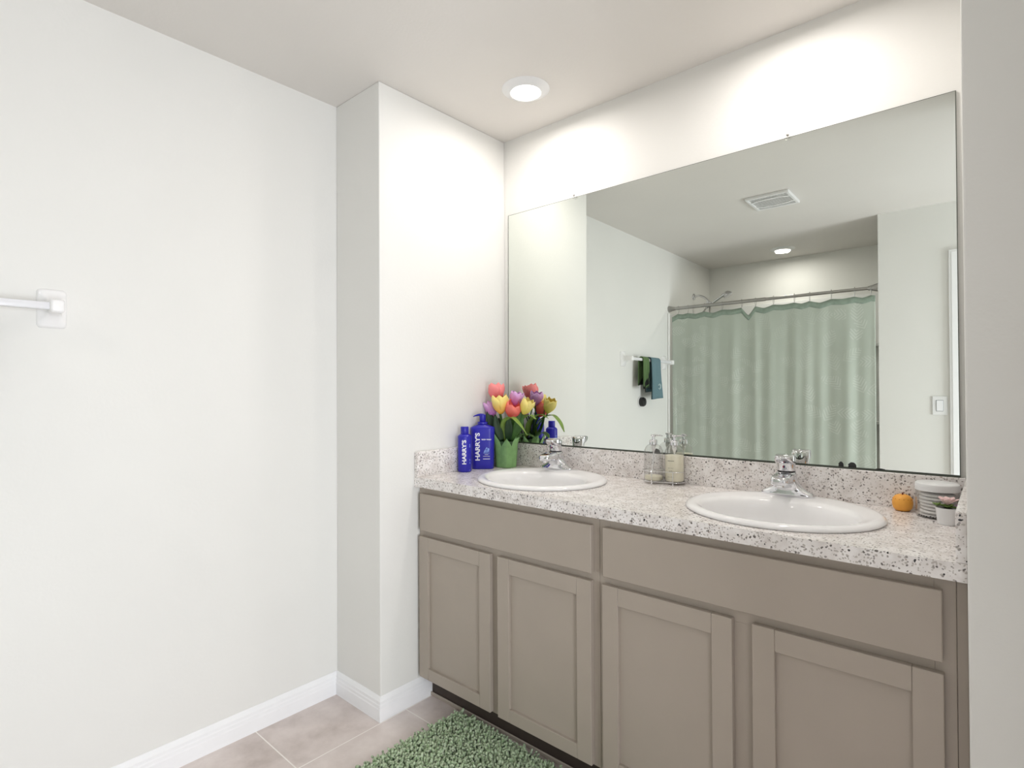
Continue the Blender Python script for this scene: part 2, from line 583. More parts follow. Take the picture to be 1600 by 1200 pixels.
# ------------------------------------------------------------------ countertop with two oval cut-outs
SINKS = [(-1.33, 1.69), (-.47, 1.69)]
SA, SB = .257, .238
ct = thing('countertop', 'pale speckled laminate vanity countertop with oval sink cut-outs', 'countertop', (XC, YB, ZC - .038))
def counter_bm():
    b = bmesh.new()
    x0, x1, y0, y1 = XC + .001, XR - .001, YC, YB - .001
    z1, z0 = ZC, ZC - .038
    a, c = SA - .022, SB - .022
    xs = [x0, SINKS[0][0] - .3, SINKS[0][0] + .3, SINKS[1][0] - .3, SINKS[1][0] + .3, x1]
    def quad(p, z): b.faces.new([b.verts.new((q[0], q[1], z)) for q in p])
    for z in (z0, z1):
        for i in (0, 2, 4):
            quad([(xs[i], y0), (xs[i + 1], y0), (xs[i + 1], y1), (xs[i], y1)], z)
        for k, (cx, cy) in enumerate(SINKS):
            X0, X1 = xs[1 + 2 * k], xs[2 + 2 * k]
            angs = [2 * PI * i / 64 for i in range(64)] + [math.atan2(yy - cy, xx - cx) % (2 * PI) for xx in (X0, X1) for yy in (y0, y1)]
            angs = sorted(set(angs))
            inner, outer = [], []
            for t in angs:
                co, si = math.cos(t), math.sin(t)
                r = 1 / math.sqrt((co / a) ** 2 + (si / c) ** 2)
                inner.append((cx + r * co, cy + r * si))
                tx = ((X1 if co > 0 else X0) - cx) / co if abs(co) > 1e-9 else 1e9
                ty = ((y1 if si > 0 else y0) - cy) / si if abs(si) > 1e-9 else 1e9
                r = min(tx, ty)
                outer.append((cx + r * co, cy + r * si))
            n = len(angs)
            for i in range(n):
                j = (i + 1) % n
                quad([inner[i], outer[i], outer[j], inner[j]], z)
                if z == z0:
                    b.faces.new([b.verts.new((*inner[i], z0)), b.verts.new((*inner[j], z0)), b.verts.new((*inner[j], z1)), b.verts.new((*inner[i], z1))])
    P = [(x0, y0), (x1, y0), (x1, y1), (x0, y1)]
    for i in range(4):
        p, q = P[i], P[(i + 1) % 4]
        b.faces.new([b.verts.new((*p, z0)), b.verts.new((*q, z0)), b.verts.new((*q, z1)), b.verts.new((*p, z1))])
    bmesh.ops.remove_doubles(b, verts=list(b.verts), dist=1e-5)
    b.transform(Matrix.Translation((-XC, -YB, -(ZC - .038))))
    return b
obj('worktop', counter_bm(), GRAN, ct)
def ctpart(name, *a):
    b = box(*a)
    b.transform(Matrix.Translation((-XC, -YB, -(ZC - .038))))
    return obj(name, b, GRAN, ct)
ctpart('backsplash', XC + .0195, XR - .0195, YB - .0195, YB - .0008, ZC, ZS, .0012)
ctpart('side_splash', XC + .0008, XC + .019, YC + .001, YB - .0008, ZC, ZS, .0012)
ctpart('side_splash', XR - .019, XR - .0008, YC + .001, YB - .0008, ZC, ZS, .0012)

# ------------------------------------------------------------------ sinks
def sink(cx, cy, label):
    t = thing('sink', label, 'sink', (cx, cy, ZC), 0, 'white oval drop-in sinks')
    rings = []
    def el(a, c, oy, z, n=72): rings.append([(a * math.cos(2 * PI * k / n), oy + c * math.sin(2 * PI * k / n), z) for k in range(n)])
    IA, IB, IO = .206, .163, -.036
    el(SA - .004, SB - .004, 0, .0004); el(SA, SB, 0, .004); el(SA - .002, SB - .002, 0, .009); el(SA - .008, SB - .008, 0, .0135); el(SA - .016, SB - .016, 0, .0155)
    el(SA - .028, SB - .028, -.006, .0145); el(IA + .010, IB + .016, IO + .008, .0125); el(IA + .002, IB + .004, IO, .0095)
    el(IA - .006, IB - .005, IO, .001)
    for k in range(1, 12):
        s = k / 11
        f = math.sqrt(max(0, 1 - (s * .97) ** 2.4))
        el(.03 + (IA - .04) * f, .03 + (IB - .038) * f, IO, -.135 * s ** .8)
    el(.021, .021, IO, -.1365)
    b = loft(rings, cap0=False, cap1=False)
    # outer shell under the counter
    rings = []
    el(.021, .021, IO, -.15)
    for k in range(11, -1, -1):
        s = k / 11
        f = math.sqrt(max(0, 1 - (s * .97) ** 2.4))
        el(.035 + (IA - .033) * f, .035 + (IB - .031) * f, IO, -.148 * s ** .8 - .002)
    merge(b, loft(rings, cap0=False, cap1=False))
    obj('basin', b, PORC, t, True)
    b = lathe([(.0195, -.1368), (.030, -.1350), (.0305, -.133), (.024, -.1325), (.019, -.136)], 32, cap0=False, cap1=False, at=(0, IO, 0))
    lathe([(.0001, -.1345), (.0155, -.1345), (.0165, -.132), (.0125, -.129), (.0001, -.128)], 24, bm=b, at=(0, IO, 0))
    obj('drain', b, CHROME, t, 40)
    return t
sink(*SINKS[0], 'white oval porcelain sink on the left, beside the blue bottles')
sink(*SINKS[1], 'white oval porcelain sink on the right, near the orange ball')

# ------------------------------------------------------------------ faucets
def faucet(cx, label):
    t = thing('faucet', label, 'faucet', (cx, 1.888, ZC + .0135), 0, 'chrome single-lever faucets')
    # winged base that rises into the body
    rings = []
    for z, hx, hy, oy, p in ((-.001, .077, .024, 0, 2.3), (.006, .0785, .0255, 0, 2.3), (.012, .074, .024, 0, 2.2), (.0175, .060, .0225, 0, 2.1), (.024, .050, .0232, 0, 2.2), (.033, .040, .0245, -.001, 2.5), (.045, .033, .0265, -.004, 2.9), (.057, .0285, .028, -.007, 3.2), (.068, .028, .0295, -.008, 3), (.074, .0265, .028, -.008, 2.6), (.0755, .022, .023, -.008, 2.2)):
        rg = []
        for k in range(40):
            a = 2 * PI * k / 40
            c_, s_ = math.cos(a), math.sin(a)
            e = 2 / p
            rg.append((hx * abs(c_) ** e * (1 if c_ > 0 else -1), oy + hy * abs(s_) ** e * (1 if s_ > 0 else -1), z))
        rings.append(rg)
    obj('base', loft(rings), CHROME, t, True)
    # spout
    rings = []
    for y, z, hw, hh in ((-.015, .054, .0265, .019), (-.035, .056, .0265, .0175), (-.055, .057, .0262, .0155), (-.072, .0565, .0258, .0138), (-.085, .0555, .025, .0125), (-.094, .054, .0225, .0115), (-.098, .053, .016, .007)):
        rings.append([(p[0], y, z + p[1]) for p in rring(0, 0, 0, hw, hh, .009)])
    obj('spout', loft(rings), CHROME, t, True)
    b = lathe([(.0115, .036), (.0125, .037), (.0125, .049), (.009, .05)], 20, at=(0, -.080, 0))
    obj('aerator', b, CHROME, t, 40)
    # lever handle, leaning back
    rings = []
    prof = [(0, .0235), (.003, .0250), (.018, .0260), (.036, .0280), (.044, .0280), (.050, .025), (.0535, .017), (.055, .004)]
    for z, r in prof:
        rings.append([(r * math.cos(2 * PI * k / 32), r * math.sin(2 * PI * k / 32) - z * .10, z) for k in range(32)])
    b = loft(rings)
    rings = []
    for y, z, hw, hh in ((.010, .038, .023, .013), (-.010, .038, .0275, .0165), (-.022, .038, .0272, .0155), (-.033, .0395, .026, .012), (-.042, .0415, .0235, .0085), (-.050, .043, .019, .005), (-.055, .0435, .011, .0022)):
        rings.append([(p[0], y, z + p[1]) for p in rring(0, 0, 0, hw, hh, .006)])
    merge(b, loft(rings))
    b.transform(Matrix.Translation((0, -.008, .0765)) @ Matrix.Rotation(R(-4), 4, 'X'))
    h = obj('lever_handle', b, CHROME, t, True)
    b = lathe([(.0252, -.0005), (.0257, .001), (.0257, .0022), (.0252, .003)], 32, at=(0, -.008, .076), cap0=False, cap1=False)
    obj('seal_ring', b, BLACK, h)
    b = box(-.003, 0, -.0372, -.0345, .090, .0965, .0005)
    obj('hot_mark', b, simple('red_mark', srgb(170, 30, 50), .4), h)
    b = box(.0006, .0036, -.0372, -.0345, .090, .0965, .0005)
    obj('cold_mark', b, simple('blue_mark', srgb(30, 40, 90), .4), h)
    # pop-up rod behind
    b = tube([(0, .012, .03), (0, .026, .035), (0, .0275, .06)], .0022, 10)
    lathe([(.002, .058), (.0055, .060), (.0065, .064), (.0045, .068), (.0001, .069)], 16, bm=b, at=(0, .0275, 0))
    obj('drain_lift_rod', b, CHROME, t, True)
    return t
faucet(-1.402, 'chrome single-lever faucet standing behind the left sink')
faucet(-.500, 'chrome single-lever faucet standing behind the right sink')

# ------------------------------------------------------------------ wall mirror
mt = thing('wall_mirror', 'large frameless wall mirror above the speckled backsplash', 'mirror', (0, YB, 0))
TLT = R(.3751)
mx0, mx1, mz0, mz1 = -1.744, -.0766, 1.0075, 2.0799
b = box(mx0, mx1, -.0025, .0025, 0, mz1 - mz0)
for f in b.faces:
    if f.normal.y > -.5: f.material_index = 1
o = obj('mirror_glass', b, [MIRROR, MEDGE], mt)
o.location = (0, -.0105, mz0)
o.rotation_euler = (-TLT, 0, 0)
mg = o
for x in (-1.357, -.508):
    b = lathe([(.0001, -.002), (.010, -.002), (.0115, 0), (.0115, .004), (.008, .0065), (.0001, .007)], 20)
    b.transform(Matrix.Translation((x, -.008, mz1 + .002)) @ Matrix.Rotation(PI / 2, 4, 'X'))
    k = obj('mirror_clip', b, CLEAR, mt, 40)
    b = lathe([(.0001, 0), (.0042, 0), (.0040, .0016), (.0001, .0022)], 14)
    b.transform(Matrix.Translation((x, -.0152, mz1 + .004)) @ Matrix.Rotation(PI / 2, 4, 'X'))
    obj('clip_screw', b, NICKEL, k, 40)
# dark blotches where the silvering has gone along the lower edge
for x, rx, rz in ((-.986, .016, .010), (-.365, .007, .011), (-.335, .011, .011), (-.515, .008, .008), (-.262, .012, .003)):
    n = 16
    rings = []
    for y in (-.0026, -.0029):
        rings.append([(x + rx * math.cos(2 * PI * k / n) * (1 + .12 * math.sin(3 * k)), y, max(.0, rz * .55 + rz * math.sin(2 * PI * k / n))) for k in range(n)])
    obj('worn_spot', loft(rings), BLACK, mg)
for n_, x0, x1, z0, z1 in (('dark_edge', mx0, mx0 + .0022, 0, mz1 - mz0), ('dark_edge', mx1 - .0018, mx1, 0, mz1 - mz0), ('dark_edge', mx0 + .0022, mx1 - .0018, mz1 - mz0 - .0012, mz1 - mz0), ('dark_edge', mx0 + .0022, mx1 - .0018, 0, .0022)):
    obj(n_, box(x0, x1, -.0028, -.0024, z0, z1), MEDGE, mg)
# J-channel the glass stands in
obj('bottom_channel', box(mx0, mx1, -.0165, -.0005, ZS + .0004, mz0, .0), MEDGE, mt)

# ------------------------------------------------------------------ blue bottles
def emblem(b, cx, cz, s):
    polys = [[(-.9, -.7), (-.5, .1), (-.1, .3), (-.2, -.6)], [(-.4, .25), (.0, .95), (.25, .8), (.1, .35), (-.1, .35)], [(.3, .75), (.9, .45), (.75, -.5), (.45, -.55), (.3, .2)], [(-.1, -.65), (.05, .2), (.25, .1), (.35, -.6)], [(-.9, -.8), (.85, -.8), (.85, -.95), (-.9, -.95)]]
    for p in polys:
        rings = [[(cx + x * s, y, cz + z * s) for x, z in p] for y in (0, .0005)]
        loft(rings, bm=b)
RZP = R(41)
t = thing('pump_bottle', 'tall blue body wash pump bottle with white lettering beside the tulips', 'bottle', (-1.724, 1.770, ZC), RZP)
rings = []
for z, hx, hy, r in ((0, .046, .022, .018), (.003, .049, .025, .022), (.02, .0495, .026, .023), (.10, .0515, .0275, .024), (.175, .0535, .0285, .025), (.1815, .0535, .0285, .025), (.1845, .0515, .027, .024), (.190, .036, .023, .022), (.1955, .023, .019, .018), (.1975, .019, .018, .0175)):
    rings.append(rring(0, 0, z, hx, hy, r, 6))
obj('bottle_body', loft(rings), BLUE, t, 50)
b = lathe([(.021, .1975), (.0225, .199), (.0225, .206), (.020, .208), (.0001, .208)], 32)
obj('collar', b, BLUECAP, t, 40)
b = lathe([(.013, .208), (.0135, .2085), (.0145, .236), (.014, .2395), (.011, .2405), (.0001, .2405)], 28)
rings = []
for x, z, hw, hh in ((.006, .2385, .012, .005), (-.010, .2395, .0115, .0052), (-.022, .2380, .010, .0042), (-.034, .2345, .007, .003), (-.041, .231, .0045, .002)):
    rings.append([(x, p[0], z + p[1]) for p in rring(0, 0, 0, hw, hh, .003, 3)])
merge(b, loft(rings))
obj('pump_head', b, BLUECAP, t, 50)
def print_front(name, bms, parent, mat, yfront):
    b = NB()
    for q, mtx in bms: merge(b, q, mtx)
    return obj(name, b, mat, parent)
UPR = Matrix.Rotation(PI / 2, 4, 'X')     # lettering stands up and faces -y
def face_text(s, size, x, z, y, rot=0, bold=0, sp=1.0):
    q = text_bm(s, size, .0003, bold, sp)
    return q, Matrix.Translation((x, y, z)) @ UPR @ Matrix.Rotation(rot, 4, 'Z')
yfr = -.0291
q, m_ = face_text("HARRY'S", .0315, 0, 0, 0, 0, .0011, .98)
q.transform(Matrix.Rotation(PI / 2, 4, 'Z'))
hs = [v.co.y for v in q.verts]; sc = .122 / (max(hs) - min(hs)); wsx = .0215 / (max(v.co.x for v in q.verts) - min(v.co.x for v in q.verts))
q.transform(Matrix.Diagonal((wsx, sc, 1, 1)))
print_front('lettering', [(q, Matrix.Translation((-.0215, yfr + .0005, .100)) @ UPR @ Matrix.Identity(4))], t, INK, 0)
b = NB()
for s_, sz, x, z in (('BODY WASH', .0072, .018, .131),):
    q, m_ = face_text(s_, sz, x, z, yfr + .0005, 0, .0003)
    merge(b, q, m_)
obj('product_lettering', b, INK, t)
for x0, x1, z0, z1 in ((.010, .026, .064, .0655), (.003, .033, .0565, .0578), (.003, .033, .0445, .047)):
    obj('small_print', box(x0, x1, yfr, yfr + .002, z0, z1), INK, t)
b = NB()
emblem(b, .018, .084, .0145)
b.transform(Matrix.Translation((0, yfr, 0)))
obj('emblem', b, PALEINK, t)

RS = .0295
t = thing('small_bottle', 'short round blue bottle with screw cap nearest the left wall', 'bottle', (-1.7205, 1.656, ZC), RZP)
b = lathe([(.025, 0), (RS - .001, .002), (RS, .006), (RS, .149), (RS - .001, .153), (.021, .160), (.0165, .1615)], 40)
obj('bottle_body', b, BLUE, t, 50)
b = lathe([(.0165, .1615), (.0175, .163), (.0175, .190), (.0162, .1925), (.0001, .1925)], 32)
obj('bottle_cap', b, BLUECAP, t, 40)
def wrap(b, r, a0):
    for v in b.verts:
        a = a0 + v.co.x / r
        rr = r + .0002 - v.co.y
        v.co = Vector((rr * math.sin(a), -rr * math.cos(a), v.co.z))
def strip_text(s, h, wdt, x, z, bold):
    q = text_bm(s, .02, .0002, bold)
    q.transform(Matrix.Rotation(PI / 2, 4, 'Z'))
    sy = h / (max(v.co.y for v in q.verts) - min(v.co.y for v in q.verts))
    sx = wdt / (max(v.co.x for v in q.verts) - min(v.co.x for v in q.verts))
    q.transform(Matrix.Diagonal((sx, sy, 1, 1)))
    q.transform(Matrix.Translation((x, 0, z)) @ UPR)
    bmesh.ops.subdivide_edges(q, edges=list(q.edges), cuts=1)
    return q
q = strip_text("HARRY'S", .103, .0185, 0, .086, .0007)
wrap(q, RS, -.02)
obj('lettering', q, INK, t)
for x0, x1, z0, z1 in ((-.001, .005, .106, .121), (.0, .004, .048, .056), (.0, .004, .036, .043), (-.001, .005, .007, .0095)):
    n = 4
    b = NB()
    for k in range(n):
        za = z0 + (z1 - z0) * k / n
        q = box(x0, x1, -.0002, .0004, za, za + (z1 - z0) / n * .55)
        wrap(q, RS, R(48))
        merge(b, q)
    obj('small_print', b, PALEINK, t)

# ------------------------------------------------------------------ tulips in a green wrapped pot
t = thing('potted_tulips', 'bunch of pink, yellow and lilac tulips in a green leaf-shaped pot', 'flower pot', (-1.682, 1.879, ZC))
GP = simple('green_pot_glaze', srgb(136, 180, 116), .35, var=.10, scale=40)
DG = simple('dark_green_leaf', srgb(30, 62, 28), .5, var=.35, scale=25)
LG = simple('light_green_leaf', srgb(132, 162, 74), .5, var=.22, scale=25)
MG = simple('mid_green_leaf', srgb(62, 104, 40), .5, var=.3, scale=25)
b = lathe([(.038, 0), (.0415, .002), (.049, .10), (.050, .118), (.047, .118), (.045, .10), (.040, .02), (.0001, .015)], 16)
pot = obj('flower_pot', b, simple('dark_green_pot', srgb(58, 88, 52), .5, var=.15), t, 40)
b = NB()
for k in range(6):
    a = 2 * PI * k / 6 + .25
    hgt = .150 if k % 2 == 0 else .132
    off = .001 if k % 2 == 0 else .006
    ca, sa = math.cos(a), math.sin(a)
    def pf(u, v, ca=ca, sa=sa, hgt=hgt, off=off, a=a):
        x = (u - .5) * 2
        wd = .029 * (.86 + .2 * v if v < .58 else max(.02, (.976) * (1 - ((v - .58) / .42) ** 1.5)))
        z = .001 + v * hgt
        r = .0425 + .010 * min(1, v * 1.1) + off + (.010 * max(0, v - .7) / .3) + (1 - abs(x)) * .009 - .003
        r = r - (x * x) * .009 * (wd / .030)
        px = x * wd
        return (r * ca - px * sa, r * sa + px * ca, z)
    sheet(pf, 6, 14, b, .0012)
obj('leaf_wrap', b, GP, pot, False)

def petals(hgt, rad, open_=.0):
    b = NB()
    for layer in range(2):
        for k in range(3):
            a0 = 2 * PI * k / 3 + layer * PI / 3
            def pf(u, v, a0=a0, layer=layer):
                x = (u - .5) * 2
                prof = math.sin(min(1, v * 1.05) * PI * .62 + .12) ** .8
                r = rad * prof * (1.0 if layer == 0 else .90) * (1 + open_ * v)
                wd = (.98 if layer else 1.1) * (1 - max(0, (v - .55) / .45) ** 2.6 * .84)
                a = a0 + x * wd
                rr = r * (1 - .05 * x * x) + .0015 * math.sin(v * 9 + x * 3)
                z = hgt * v - .004 * x * x * v
                return (rr * math.cos(a), rr * math.sin(a), z)
            sheet(pf, 8, 12, b, .0009)
    return b
def petal_mat(name, c0, c1, h):
    m = Mat(name)
    sp = m.N('ShaderNodeSeparateXYZ')
    m.l.new(m.co(), sp.inputs[0])
    z = m.math('DIVIDE', sp.outputs[2], h)
    z = m.math('ADD', z, m.math('MULTIPLY', m.math('SUBTRACT', m.noise(60, 3, m.co((1, 1, .15))), .5), .5))
    m.col(m.ramp(z, [(.05, c0), (.75, c1)]))
    m.set(Roughness=.55)
    m.p.inputs['Subsurface Weight'].default_value = .15
    m.p.inputs['Subsurface Radius'].default_value = (.01, .006, .004)
    return m.m
TP = {'salmon': (srgb(250, 112, 120), srgb(252, 150, 150)), 'yellow': (srgb(253, 178, 62), srgb(254, 232, 140)), 'lilac': (srgb(214, 118, 200), srgb(226, 176, 230)), 'coral': (srgb(250, 78, 78), srgb(252, 132, 120)), 'pale yellow': (srgb(228, 212, 90), srgb(252, 232, 140))}
TPM = {k: petal_mat(k.replace(' ', '_') + '_petal', a, c, .08) for k, (a, c) in TP.items()}
FL = [('salmon', (-1.705, 1.842, 1.238), .078, .036, (-.2, .1)), ('yellow', (-1.668, 1.826, 1.187), .082, .036, (.0, -.1)), ('lilac', (-1.742, 1.846, 1.162), .074, .028, (-.35, -.1)), ('coral', (-1.622, 1.858, 1.160), .074, .036, (.5, -.15)), ('lilac', (-1.632, 1.893, 1.210), .064, .030, (.2, .1)), ('pale yellow', (-1.563, 1.882, 1.176), .070, .029, (.45, .1))]
for col, (x, y, z), h_, r_, (lx, ly) in FL:
    h_ *= 1.06; r_ *= 1.08
    b = petals(h_, r_)
    d = Vector((lx, ly, 1)).normalized()
    rot = Vector((0, 0, 1)).rotation_difference(d).to_matrix().to_4x4()
    loc = Vector((x + 1.682, y - 1.879, z - ZC)) - d * h_ * .5
    b.transform(Matrix.Rotation(random.random() * 2, 4, 'Z'))
    f = obj('flower', b, TPM[col], t, True)
    f.matrix_local = Matrix.Translation(loc) @ rot
    f['label'] = col + ' tulip bloom'
    base = Vector((random.uniform(-.02, .02), random.uniform(-.02, .02), .10))
    pts = spline([base, base.lerp(loc, .5) + Vector((0, 0, .01)), loc - d * .01, loc + d * .003], 5)
    inv = (Matrix.Translation(loc) @ rot).inverted()
    b = tube([inv @ p for p in pts], .0032, 8)
    obj('stem', b, MG, f, True)
# leaves
def leaf(pts, wd, mat, nrm=None, fold=.25):
    c = spline(pts, 6)
    n = len(c) - 1
    def pf(u, v):
        i = min(int(v * n + .5), n)
        p = c[i]
        tn = (c[min(i + 1, n)] - c[max(i - 1, 0)]).normalized()
        sd = tn.cross(Vector(nrm or (0, 0, 1)))
        if sd.length < .05: sd = Vector((1, 0, 0))
        sd.normalize()
        up_ = sd.cross(tn)
        x = (u - .5) * 2
        w_ = wd * (math.sin(PI * min(.98, .12 + .88 * v)) ** .7)
        return p + sd * x * w_ + up_ * abs(x) * w_ * fold
    o = obj('leaf', sheet(pf, 4, n, None, .0008), mat, t, True)
    return o
def L(*p): return [Vector(q) - Vector((-1.682, 1.879, ZC)) for q in p]
leaf(L((-1.67, 1.86, 1.02), (-1.66, 1.84, 1.095), (-1.60, 1.82, 1.130), (-1.55, 1.82, 1.10), (-1.515, 1.83, 1.055)), .017, LG, (0, 0, 1))
leaf(L((-1.69, 1.86, 1.02), (-1.715, 1.84, 1.07), (-1.735, 1.83, 1.12), (-1.745, 1.825, 1.16)), .020, DG, (.7, -.7, 0))
leaf(L((-1.68, 1.85, 1.02), (-1.69, 1.83, 1.08), (-1.70, 1.825, 1.14)), .018, DG, (.7, -.7, 0))
leaf(L((-1.66, 1.87, 1.02), (-1.64, 1.85, 1.08), (-1.63, 1.84, 1.13)), .018, DG, (.7, -.7, 0))
leaf(L((-1.66, 1.88, 1.02), (-1.62, 1.88, 1.07), (-1.60, 1.88, 1.12), (-1.595, 1.88, 1.165)), .021, MG, (.7, -.7, 0))
leaf(L((-1.65, 1.89, 1.01), (-1.60, 1.90, 1.05), (-1.56, 1.91, 1.045), (-1.535, 1.92, 1.03)), .017, MG, (0, 0, 1))
leaf(L((-1.68, 1.91, 1.02), (-1.64, 1.925, 1.10), (-1.585, 1.925, 1.135), (-1.54, 1.92, 1.12)), .019, LG, (0, 0, 1))
leaf(L((-1.69, 1.91, 1.02), (-1.69, 1.925, 1.09), (-1.69, 1.93, 1.16)), .020, MG, (.7, -.7, 0))
leaf(L((-1.71, 1.89, 1.02), (-1.735, 1.90, 1.07), (-1.75, 1.905, 1.12)), .018, DG, (.7, -.7, 0))
leaf(L((-1.66, 1.90, 1.02), (-1.64, 1.91, 1.08), (-1.63, 1.92, 1.15)), .018, DG, (.7, -.7, 0))

# ------------------------------------------------------------------ wire caddy with two clear soap bottles
CB = [(-.966, 1.905), (-.893, 1.925)]
ux, uy = CB[1][0] - CB[0][0], CB[1][1] - CB[0][1]
ang = math.atan2(uy, ux)
mid = ((CB[0][0] + CB[1][0]) / 2, (CB[0][1] + CB[1][1]) / 2)
half = math.hypot(ux, uy) / 2
t = thing('wire_caddy', 'thin chrome wire caddy holding two clear soap bottles', 'caddy', (mid[0], mid[1], ZC), ang)
BR = .0355
def stadium(r, z, n=12):
    o_ = []
    for k in range(n + 1):
        a = -PI / 2 + PI * k / n
        o_.append((half + r * math.cos(a), r * math.sin(a), z))
    for k in range(n + 1):
        a = PI / 2 + PI * k / n
        o_.append((-half + r * math.cos(a), r * math.sin(a), z))
    return o_
b = tube(stadium(BR + .0022, .010), .0014, 8, closed=True)
tube(stadium(BR + .0022, .048), .0012, 8, closed=True, bm=b)
for x in (-half, 0, half):
    tube([(x, -BR - .002, .0085), (x, BR + .002, .0085)], .0012, 8, bm=b)
tube([(-half - BR - .002, 0, .0085), (half + BR + .002, 0, .0085)], .0012, 8, bm=b)
obj('wire_frame', b, CHROME, t, True)
for x in (-half, half):
    for y in (-1, 1):
        b = tube([(x, y * (BR + .0036), .003), (x, y * (BR + .0036), .048)], .0012, 8)
        lathe([(.0001, 0), (.003, .001), (.0035, .0035), (.0025, .006), (.0001, .007)], 12, bm=b, at=(x, y * (BR + .0036), 0))
        obj('leg', b, CHROME, t, True)
LOT = simple('cream_lotion', srgb(250, 245, 222), .4, var=.02)
def soap(cx, cy, fill, label, rz):
    t = thing('soap_dispenser', label, 'soap dispenser', (cx, cy, ZC + .0102), rz, 'clear soap pump bottles')
    r = BR
    out = [(r - .004, 0), (r - .001, .0015), (r, .005), (r, .098)]
    inn = []
    for k in range(1, 9):
        a = k / 8 * PI / 2
        out.append((.012 + (r - .012) * math.cos(a), .098 + .036 * math.sin(a)))
    out += [(.012, .146)]
    th = .0012
    inn = [(max(.001, p[0] - th), p[1] + (th if i < 2 else 0)) for i, p in enumerate(out)]
    inn[0] = (r - .005, .0016)
    prof = [(.0002, 0)] + out + list(reversed(inn)) + [(.0002, .0016)]
    obj('bottle_body', lathe(prof, 40, cap0=False, cap1=False), CLEAR, t, 60)
    zf = .003 + fill
    lp = [(.0002, .0022), (r - .006, .0022), (r - .0022, .0055), (r - .0022, min(zf, .098)), (.0002, min(zf, .098) + .0002)]
    obj('liquid', lathe(lp, 36, cap0=False, cap1=False), LOT, t, 60)
    b = lathe([(.0125, .133), (.0145, .134), (.0145, .149), (.013, .1505), (.0055, .151), (.005, .162), (.0085, .163), (.0092, .1645), (.0092, .169), (.008, .1705), (.0001, .171)], 28)
    rings = []
    for x, z, hw, hh in ((0, .167, .0065, .003), (.016, .1675, .0055, .0028), (.028, .1665, .0042, .0022), (.034, .1645, .003, .0018)):
        rings.append([(x, p[0], z + p[1]) for p in rring(0, 0, 0, hw, hh, .002, 3)])
    merge(b, loft(rings))
    pmp = obj('pump_head', b, CHROME, t, 50)
    b = lathe([(.009, .133), (.0085, .118), (.0045, .110), (.003, .104)], 16)
    tube(spline([(0, 0, .108), (-.001, 0, .075), (-.006, .0, .035), (-.010, 0, .008)], 6), .0024, 8, bm=b)
    obj('dip_tube', b, PLAST, pmp, True)
    return t
soap(*CB[0], .014, 'clear pump bottle nearly empty, left one in the wire caddy', R(40))
s2 = soap(*CB[1], .094, 'clear pump bottle full of cream lotion, right one in the wire caddy', R(44))
def ringtext(s, h, z, a):
    q = text_bm(s, h, .0001, .0002)
    q.transform(Matrix.Translation((0, 0, z)) @ UPR)
    wrap(q, BR + .0002, a)
    return q
for wd, z, hgt in ((.024, .0775, .0022), (.022, .052, .0009), (.026, .020, .0009), (.012, .044, .0007), (.016, .0405, .0007), (.012, .037, .0007)):
    n = 9
    b = NB()
    for k in range(n):
        if (k * 7) % 5 == 1 and hgt < .002: continue
        q = box(-wd / 2 + wd * k / n, -wd / 2 + wd * (k + .72) / n, -.0002, .0003, z, z + hgt)
        wrap(q, BR + .0002, R(-20 - 20))
        merge(b, q)
    obj('small_print', b, DINK, s2)

# ------------------------------------------------------------------ orange ball, jar, little pot
t = thing('orange_ball', 'small orange ball-shaped container with dimples beside the clear jar', 'ball', (-.205, 1.926, ZC))
ORG = simple('orange_rubber', srgb(254, 178, 74), .5, var=.05, scale=60)
b = lathe([(.010, 0), (.017, .0012), (.0225, .008), (.0248, .018), (.0252, .025), (.0235, .035), (.018, .0425), (.010, .0462), (.004, .0460), (.0001, .0452)], 36)
body = obj('ball_body', b, ORG, t, True)
b = NB()
for k in range(14):
    a = 2 * PI * k / 14
    q = bmesh.new()
    bmesh.ops.create_icosphere(q, subdivisions=1, radius=.0012)
    merge(b, q, Matrix.Translation((.0236 * math.cos(a), .0236 * math.sin(a), .0345)))
obj('dimple', b, simple('dark_orange', srgb(205, 110, 30), .6), body, True)['label'] = 'ring of darker orange dots'
b = tube([(0, 0, .045), (.0005, 0, .0495), (.002, 0, .052)], [.0022, .0018, .0012], 8)
obj('stem', b, simple('brown_stem', srgb(110, 40, 40), .6), t, True)

JX, JY = -.124, 1.892
t = thing('storage_jar', 'clear round plastic jar with white screw lid in the right corner', 'jar', (JX, JY, ZC))
jr = .0485
prof = [(.0002, 0), (jr - .003, 0), (jr, .003), (jr, .070), (jr - .003, .074), (jr - .0045, .074), (jr - .0015, .070), (jr - .0015, .004), (jr - .004, .0016), (.0002, .0016)]
jar = obj('jar_body', lathe(prof, 48, cap0=False, cap1=False), CLEAR, t, 60)
b = lathe([(jr - .001, .0722), (jr + .0005, .0725), (jr + .001, .075), (jr + .0005, .079), (jr + .001, .0795), (jr + .001, .084), (jr + .0003, .0845), (jr + .001, .085), (jr + .0005, .0905), (jr - .003, .0935), (jr - .02, .0945), (.0001, .0945)], 48)
obj('lid', b, PLAST, t, 40)
PU = simple('lilac_print', srgb(206, 150, 200), .5, var=.2, scale=200)
MGT = simple('plum_print', srgb(140, 60, 100), .5)
random.seed(11)
def stick(name, mat, items):
    b = NB()
    for a, z, sa, sz, n in items:
        rings = []
        for y in (-.0005, .0001):
            rings.append([(sa * math.cos(2 * PI * k / n) * (1 - .35 * (k % 2)), y, z + sz * math.sin(2 * PI * k / n) * (1 - .35 * (k % 2))) for k in range(n)])
        q = loft(rings)
        wrap(q, jr + .0003, a)
        merge(b, q)
    return obj(name, b, mat, jar)
stick('printed_flower', PU, [(R(40), .020, .012, .012, 10), (R(28), .045, .009, .011, 10), (R(66), .035, .010, .012, 10)])
